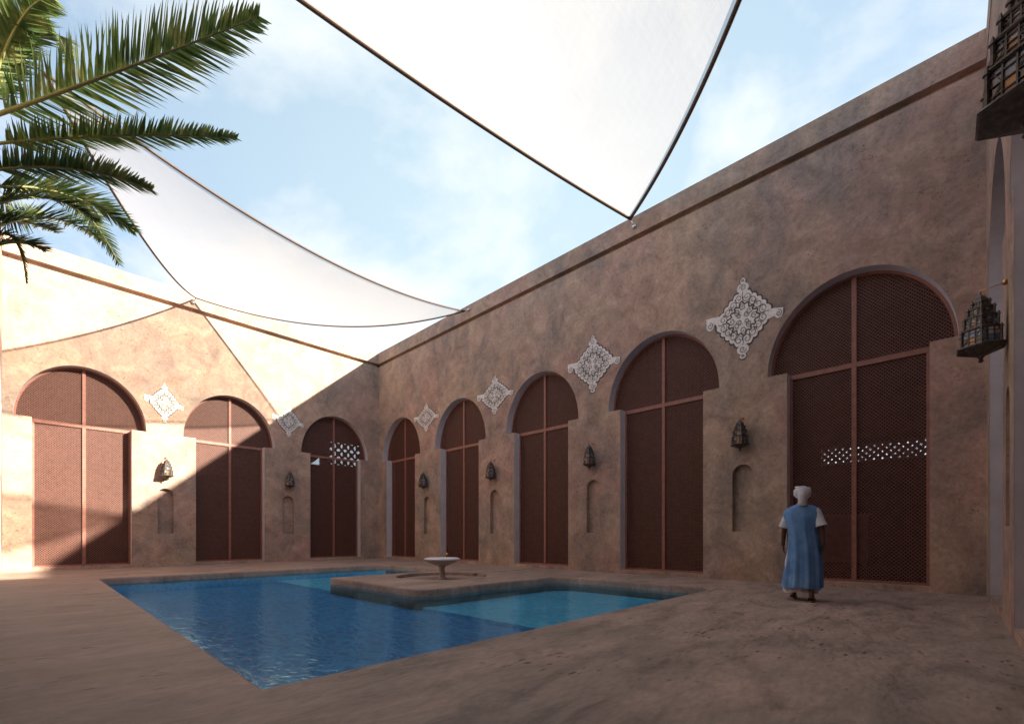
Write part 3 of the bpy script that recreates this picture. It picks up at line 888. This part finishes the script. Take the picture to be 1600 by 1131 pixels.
# ------------------------------------------------------------------ walking man
def build_man():
    root = empty('person', (8.42, 1.66, 0), R(14) - math.pi/2)   # local +y = walking direction
    tag(root, 'man in a blue robe and pale turban walking away past the largest door', 'person')
    SK = simple('dark_skin', (.11,.055,.035), .6, 0, .08, 20)
    BL = NT('blue_cotton'); v = BL.coords(); k = BL.noise(v, 4, 5); 
    BL.bsdf(BL.ramp(k, [(.3, (.07,.18,.40)), (.7, (.17,.35,.62))]), .85, BL.bump(BL.noise(v, 60, 3), .15, .004)); BL = BL.m
    WH = simple('white_cotton', (.62,.63,.68), .85, 0, .08, 9)
    LE = simple('leather_sandal', (.14,.07,.045), .6, 0, .1, 20)
    # ---- body: one skinned surface
    J = {}; verts = []; edges = []; rad = []
    def jv(name, p, r_, par=None):
        J[name] = len(verts); verts.append(p); rad.append(r_)
        if par: edges.append((J[par], J[name]))
    jv('pelvis', (0, 0, .94), (.14, .11))
    jv('waist', (0, .01, 1.10), (.13, .10), 'pelvis'); jv('chest', (0, .015, 1.30), (.155, .11), 'waist')
    jv('neckb', (0, .02, 1.46), (.075, .07), 'chest'); jv('neck', (0, .035, 1.54), (.055, .058), 'neckb')
    jv('head1', (0, .06, 1.62), (.075, .09), 'neck'); jv('head2', (0, .05, 1.70), (.078, .095), 'head1'); jv('head3', (0, .045, 1.765), (.05, .06), 'head2')
    for s, n_ in ((1, 'r'), (-1, 'l')):
        sw = .10 * s   # opposite arm swing
        jv('sh'+n_, (s*.17, .015, 1.43), (.062, .06), 'neckb')
        jv('el'+n_, (s*.245, .0 - sw*.6, 1.15), (.044, .044), 'sh'+n_)
        jv('wr'+n_, (s*.265, .03 - sw*1.2, .90), (.027, .03), 'el'+n_)
        jv('pm'+n_, (s*.262, .04 - sw*1.2, .845), (.018, .038), 'wr'+n_)
        stp = .21 * (-s)  # left foot forward, right foot behind
        jv('hip'+n_, (s*.09, 0, .88), (.088, .09), 'pelvis')
        jv('kn'+n_, (s*.10, .05 + stp*.5, .50), (.056, .058), 'hip'+n_)
        jv('an'+n_, (s*.105, stp - .02, .09), (.034, .036), 'kn'+n_)
        jv('hl'+n_, (s*.105, stp - .045, .045), (.032, .03), 'an'+n_)
        jv('ball'+n_, (s*.115, stp + .10, .035), (.042, .024), 'an'+n_)
        jv('toe'+n_, (s*.12, stp + .165, .028), (.032, .016), 'ball'+n_)
    def skin(name, verts, edges, rad, rootv, mat, parent, lv=1):
        me = bpy.data.meshes.new(name); me.from_pydata(verts, edges, [])
        o = bpy.data.objects.new(name, me); COL.objects.link(o)
        m = o.modifiers.new('s', 'SKIN'); m.use_smooth_shade = True
        for i, r_ in enumerate(rad): me.skin_vertices[0].data[i].radius = r_
        me.skin_vertices[0].data[rootv].use_root = True
        ss = o.modifiers.new('d', 'SUBSURF'); ss.levels = lv; ss.render_levels = lv
        dg = bpy.context.evaluated_depsgraph_get()
        m2 = bpy.data.meshes.new_from_object(o.evaluated_get(dg)); m2.name = name
        COL.objects.unlink(o); bpy.data.objects.remove(o); bpy.data.meshes.remove(me)
        m2.materials.clear(); m2.materials.append(mat)
        return m2
    body = skin('body', verts, edges, rad, 0, SK, root, 2)
    bmb = bmesh.new(); bmb.from_mesh(body)
    for s, n_ in ((1, 'r'), (-1, 'l')):
        base = Vector(verts[J['pm'+n_]])
        hv, he, hr = [], [], []
        hv.append(tuple(base + Vector((0, 0, .01)))); hr.append((.014, .034))
        hv.append(tuple(base + Vector((0, .004, -.035)))); hr.append((.013, .038)); he.append((0, 1))
        for fi, (off, ln) in enumerate(((-.030, .062), (-.010, .075), (.010, .080), (.030, .070))):
            b = len(hv); y0 = base + Vector((0, off, -.045))
            hv.append(tuple(y0)); hr.append((.009, .009)); he.append((1, b))
            hv.append(tuple(y0 + Vector((-s*.008, .002, -ln*.45)))); hr.append((.0085, .0085)); he.append((b, b+1))
            hv.append(tuple(y0 + Vector((-s*.026, .004, -ln*.9)))); hr.append((.007, .007)); he.append((b+1, b+2))
        b = len(hv)
        hv.append(tuple(base + Vector((-s*.006, .038, -.012)))); hr.append((.010, .010)); he.append((0, b))
        hv.append(tuple(base + Vector((-s*.014, .060, -.040)))); hr.append((.0085, .0085)); he.append((b, b+1))
        hv.append(tuple(base + Vector((-s*.022, .066, -.064)))); hr.append((.007, .007)); he.append((b+1, b+2))
        hm = skin('hand', hv, he, hr, 0, SK, root, 1); bmb.from_mesh(hm); bpy.data.meshes.remove(hm)
    # nose, brow, ears (face looks away from the camera)
    for c, sc in (((0, .155, 1.655), (.016, .022, .026)), ((.082, .045, 1.655), (.012, .022, .034)), ((-.082, .045, 1.655), (.012, .022, .034)),
                  ((0, .135, 1.60), (.028, .014, .009)), ((.03, .135, 1.675), (.014, .010, .008)), ((-.03, .135, 1.675), (.014, .010, .008))):
        r_ = bmesh.ops.create_icosphere(bmb, subdivisions=2, radius=1, matrix=Matrix.Translation(c) @ Matrix.Diagonal((*sc, 1)))
    for f_ in bmb.faces: f_.smooth = True; f_.material_index = 0
    bmb.to_mesh(body); bmb.free()
    link(bpy.data.objects.new('body', body), root)
    # ---- white undergarment, seen at the hem and side
    def ring(z, rx, ry, cy=0, folds=0, amp=0, ph=0, n=72, cx=0):
        o = []
        for k in range(n):
            a = 2*math.pi*k/n; m = 1 + amp * math.sin(folds*a + ph) + amp*.5*math.sin((folds*2+1)*a + ph*2)
            o.append((cx + rx*m*math.cos(a), cy + ry*m*math.sin(a), z + (.012*math.sin(3*a+ph) if z < .3 else 0)))
        return o
    bm = bmesh.new()
    loft(bm, [ring(.13, .235, .19, .0, 11, .045, .2, cx=-.025), ring(.30, .220, .17, 0, 11, .045, .32, cx=-.03), ring(.62, .205, .145, 0, 11, .03, .7, cx=-.03), ring(.95, .17, .13), ring(1.2, .15, .12)], caps=False)
    for s in (1, -1):   # short wide sleeves
        sh, el = Vector(verts[J['shr' if s > 0 else 'shl']]), Vector(verts[J['elr' if s > 0 else 'ell']])
        d = (el - sh).normalized(); u = d.orthogonal().normalized(); w = d.cross(u); rg = []
        for t, r_ in ((-.05, .050), (.1, .066), (.3, .070), (.6, .074), (.98, .088)):
            c = sh.lerp(el, t); rg.append([tuple(c + (u*math.cos(2*math.pi*k/24) + w*math.sin(2*math.pi*k/24)) * r_ * (1 + .06*math.sin(5*2*math.pi*k/24 + t*3))) for k in range(24)])
        loft(bm, rg, caps=False)
    obj('white_shirt', bm, WH, root, smooth=True)
    # ---- blue sleeveless over-robe
    bm = bmesh.new(); rr2 = []
    for z, rx, ry, amp in ((.20, .262, .215, .055), (.32, .258, .208, .055), (.50, .245, .195, .05), (.72, .228, .178, .042), (.92, .214, .165, .03), (1.08, .20, .150, .024),
                           (1.18, .215, .150, .018), (1.30, .262, .146, .010), (1.38, .268, .130, .006), (1.44, .235, .112, .004), (1.485, .165, .098, .0), (1.515, .095, .085, .0), (1.53, .078, .076, 0)):
        rr2.append(ring(z, rx, ry, .008 + (.015 if z > 1.2 else -.05 * (1.2 - z)), 9, amp * 1.35, z * 2.1, 88, cx=(.030 * math.sin((z - .2) * 2.6) - .012) * max(0, min(1, (1.3 - z) / .4))))
    loft(bm, rr2, caps=False)
    obj('blue_robe', bm, BL, root, smooth=True)
    # ---- turban: wound cloth
    bm = bmesh.new()
    r0 = bmesh.ops.create_icosphere(bm, subdivisions=3, radius=1, matrix=Matrix.Translation((0, .025, 1.70)) @ Matrix.Diagonal((.120, .126, .112, 1)))
    for w_ in range(6):
        pts = []; tz = 1.665 + w_ * .023; tilt = .09 * (1 if w_ % 2 else -1); rad_ = .106 - .0024*(w_-2)**2
        for k in range(33):
            a = 2*math.pi*k/32
            pts.append((rad_*math.cos(a), .045 + rad_*1.1*math.sin(a), tz + tilt*.13*math.sin(a + w_)))
        tube(bm, pts, .021, 8)
    tube(bm, [(.0, -.055, 1.72), (.0, -.05, 1.64), (.0, -.03, 1.56), (.0, -.02, 1.50)], [.07, .070, .060, .085], 12)
    obj('turban', bm, WH, root, smooth=True)
    for s, n_ in ((1, 'r'), (-1, 'l')):
        b = Vector(verts[J['ball'+n_]]); h = Vector(verts[J['hl'+n_]]); bm = bmesh.new(); c = (b + h)/2
        lo = []
        for k in range(20):
            a = 2*math.pi*k/20; lo.append((c.x + (.045 + .008*math.sin(a))*math.cos(a), c.y + .02 + .145*math.sin(a)))
        strip(bm, lo, lambda x, y: (x, y, .001), lambda x, y: (x, y, .016)); fill_loops(bm, [lo], lambda x, y: (x, y, .016)); fill_loops(bm, [lo], lambda x, y: (x, y, .001))
        pts = [(b.x + .048*math.cos(a), b.y - .02, .012 + .052*math.sin(a)) for a in [math.pi*k/8 for k in range(9)]]
        tube(bm, pts, .009, 6)
        obj('sandal', bm, LE, root)
    return root
build_man()

# small brass standpipe by the wall behind the fountain
sp = empty('water_tap', (9.9, 12.6, 0)); tag(sp, 'little brass-topped water tap standing on the floor left of the fountain', 'tap')
bm = bmesh.new(); tube(bm, [(0,0,0), (0,0,.34)], .022, 8); obj('pipe', bm, M_TRUNK, sp)
bm = bmesh.new(); lathe(bm, [(.015,.34),(.05,.36),(.055,.40),(.02,.44),(.006,.46)], 12); tube(bm, [(0,0,.37),(-.09,-.04,.38),(-.11,-.05,.34)], .014, 8); obj('tap_head', bm, M_BRASS, sp)

# ------------------------------------------------------------------ light
SUN = Vector((-4.25, 6.36, -3.70)).normalized()
sl = bpy.data.lights.new('Sun', 'SUN'); sl.energy = 5.0; sl.angle = R(.9); sl.color = (1, .90, .74)
so = link(bpy.data.objects.new('Sun', sl)); so.rotation_euler = SUN.to_track_quat('-Z', 'Y').to_euler(); so.location = (20, -20, 30)
elev = math.asin(-SUN.z); az = math.atan2(-SUN.x, -SUN.y)   # compass style from +Y towards +X
w = bpy.data.worlds.new('World'); S.world = w; w.use_nodes = True
nt = w.node_tree; nt.nodes.clear()
out = nt.nodes.new('ShaderNodeOutputWorld'); bg = nt.nodes.new('ShaderNodeBackground')
sky = nt.nodes.new('ShaderNodeTexSky'); sky.sky_type = 'NISHITA'; sky.sun_disc = False
sky.sun_elevation = elev; sky.sun_rotation = az; sky.air_density = 1.0; sky.dust_density = .6; sky.ozone_density = 2.2
tc = nt.nodes.new('ShaderNodeTexCoord')
# clouds: noise on the sky direction, flattened towards the horizon
sep = nt.nodes.new('ShaderNodeSeparateXYZ'); nt.links.new(tc.outputs['Generated'], sep.inputs[0])
def mth(op, a, b=0.):
    x = nt.nodes.new('ShaderNodeMath'); x.operation = op
    for v_, i in ((a, 0), (b, 1)):
        if isinstance(v_, (int, float)): x.inputs[i].default_value = v_
        else: nt.links.new(v_, x.inputs[i])
    return x.outputs[0]
den = mth('ADD', mth('MAXIMUM', sep.outputs[2], 0.), .28)
cx_ = mth('DIVIDE', sep.outputs[0], den); cy_ = mth('DIVIDE', sep.outputs[1], den)
cmb = nt.nodes.new('ShaderNodeCombineXYZ'); nt.links.new(cx_, cmb.inputs[0]); nt.links.new(cy_, cmb.inputs[1])
cmb.inputs[2].default_value = 3.1
nz = nt.nodes.new('ShaderNodeTexNoise'); nz.inputs['Scale'].default_value = 1.25; nz.inputs['Detail'].default_value = 9
nz.inputs['Roughness'].default_value = .56; nz.inputs['Distortion'].default_value = .25; nt.links.new(cmb.outputs[0], nz.inputs['Vector'])
rp = nt.nodes.new('ShaderNodeValToRGB'); rp.color_ramp.elements[0].position = .47; rp.color_ramp.elements[1].position = .60
rp.color_ramp.elements[0].color = (0, 0, 0, 1); rp.color_ramp.elements[1].color = (.95, .95, .95, 1)
nt.links.new(nz.outputs['Fac'], rp.inputs['Fac'])
mx = nt.nodes.new('ShaderNodeMix'); mx.data_type = 'RGBA'; nt.links.new(rp.outputs['Color'], mx.inputs[0])
nt.links.new(sky.outputs[0], mx.inputs[6]); mx.inputs[7].default_value = (4.0, 4.15, 4.3, 1)
# pale bright haze added to the sky's view side only, keeping court shade dark
nrm_ = nt.nodes.new('ShaderNodeVectorMath'); nrm_.operation = 'DOT_PRODUCT'; nt.links.new(tc.outputs['Generated'], nrm_.inputs[0])
nrm_.inputs[1].default_value = Vector((.72, .60, .34)).normalized()
hz = nt.nodes.new('ShaderNodeValToRGB'); nt.links.new(nrm_.outputs['Value'], hz.inputs['Fac'])
he_ = hz.color_ramp.elements; he_[0].position = .45; he_[1].position = .97
he_[0].color = (.02, .02, .02, 1); he_[1].color = (.93, .93, .93, 1)
hm_ = nt.nodes.new('ShaderNodeMix'); hm_.data_type = 'RGBA'; nt.links.new(hz.outputs['Color'], hm_.inputs[0])
nt.links.new(sky.outputs[0], hm_.inputs[6]); hm_.inputs[7].default_value = (2.85, 3.6, 4.0, 1)
nt.links.new(hm_.outputs[2], mx.inputs[6]); mx.inputs[7].default_value = (4.3, 4.4, 4.4, 1)
bg.inputs['Strength'].default_value = .064
nt.links.new(mx.outputs[2], bg.inputs['Color']); nt.links.new(bg.outputs[0], out.inputs[0])
S.view_settings.view_transform = 'Standard'; S.view_settings.look = 'None'; S.view_settings.gamma = 1
S.view_settings.exposure = 2.03
S.cycles.max_bounces = 8; S.cycles.diffuse_bounces = 4; S.cycles.transparent_max_bounces = 12
S.cycles.use_denoising = True
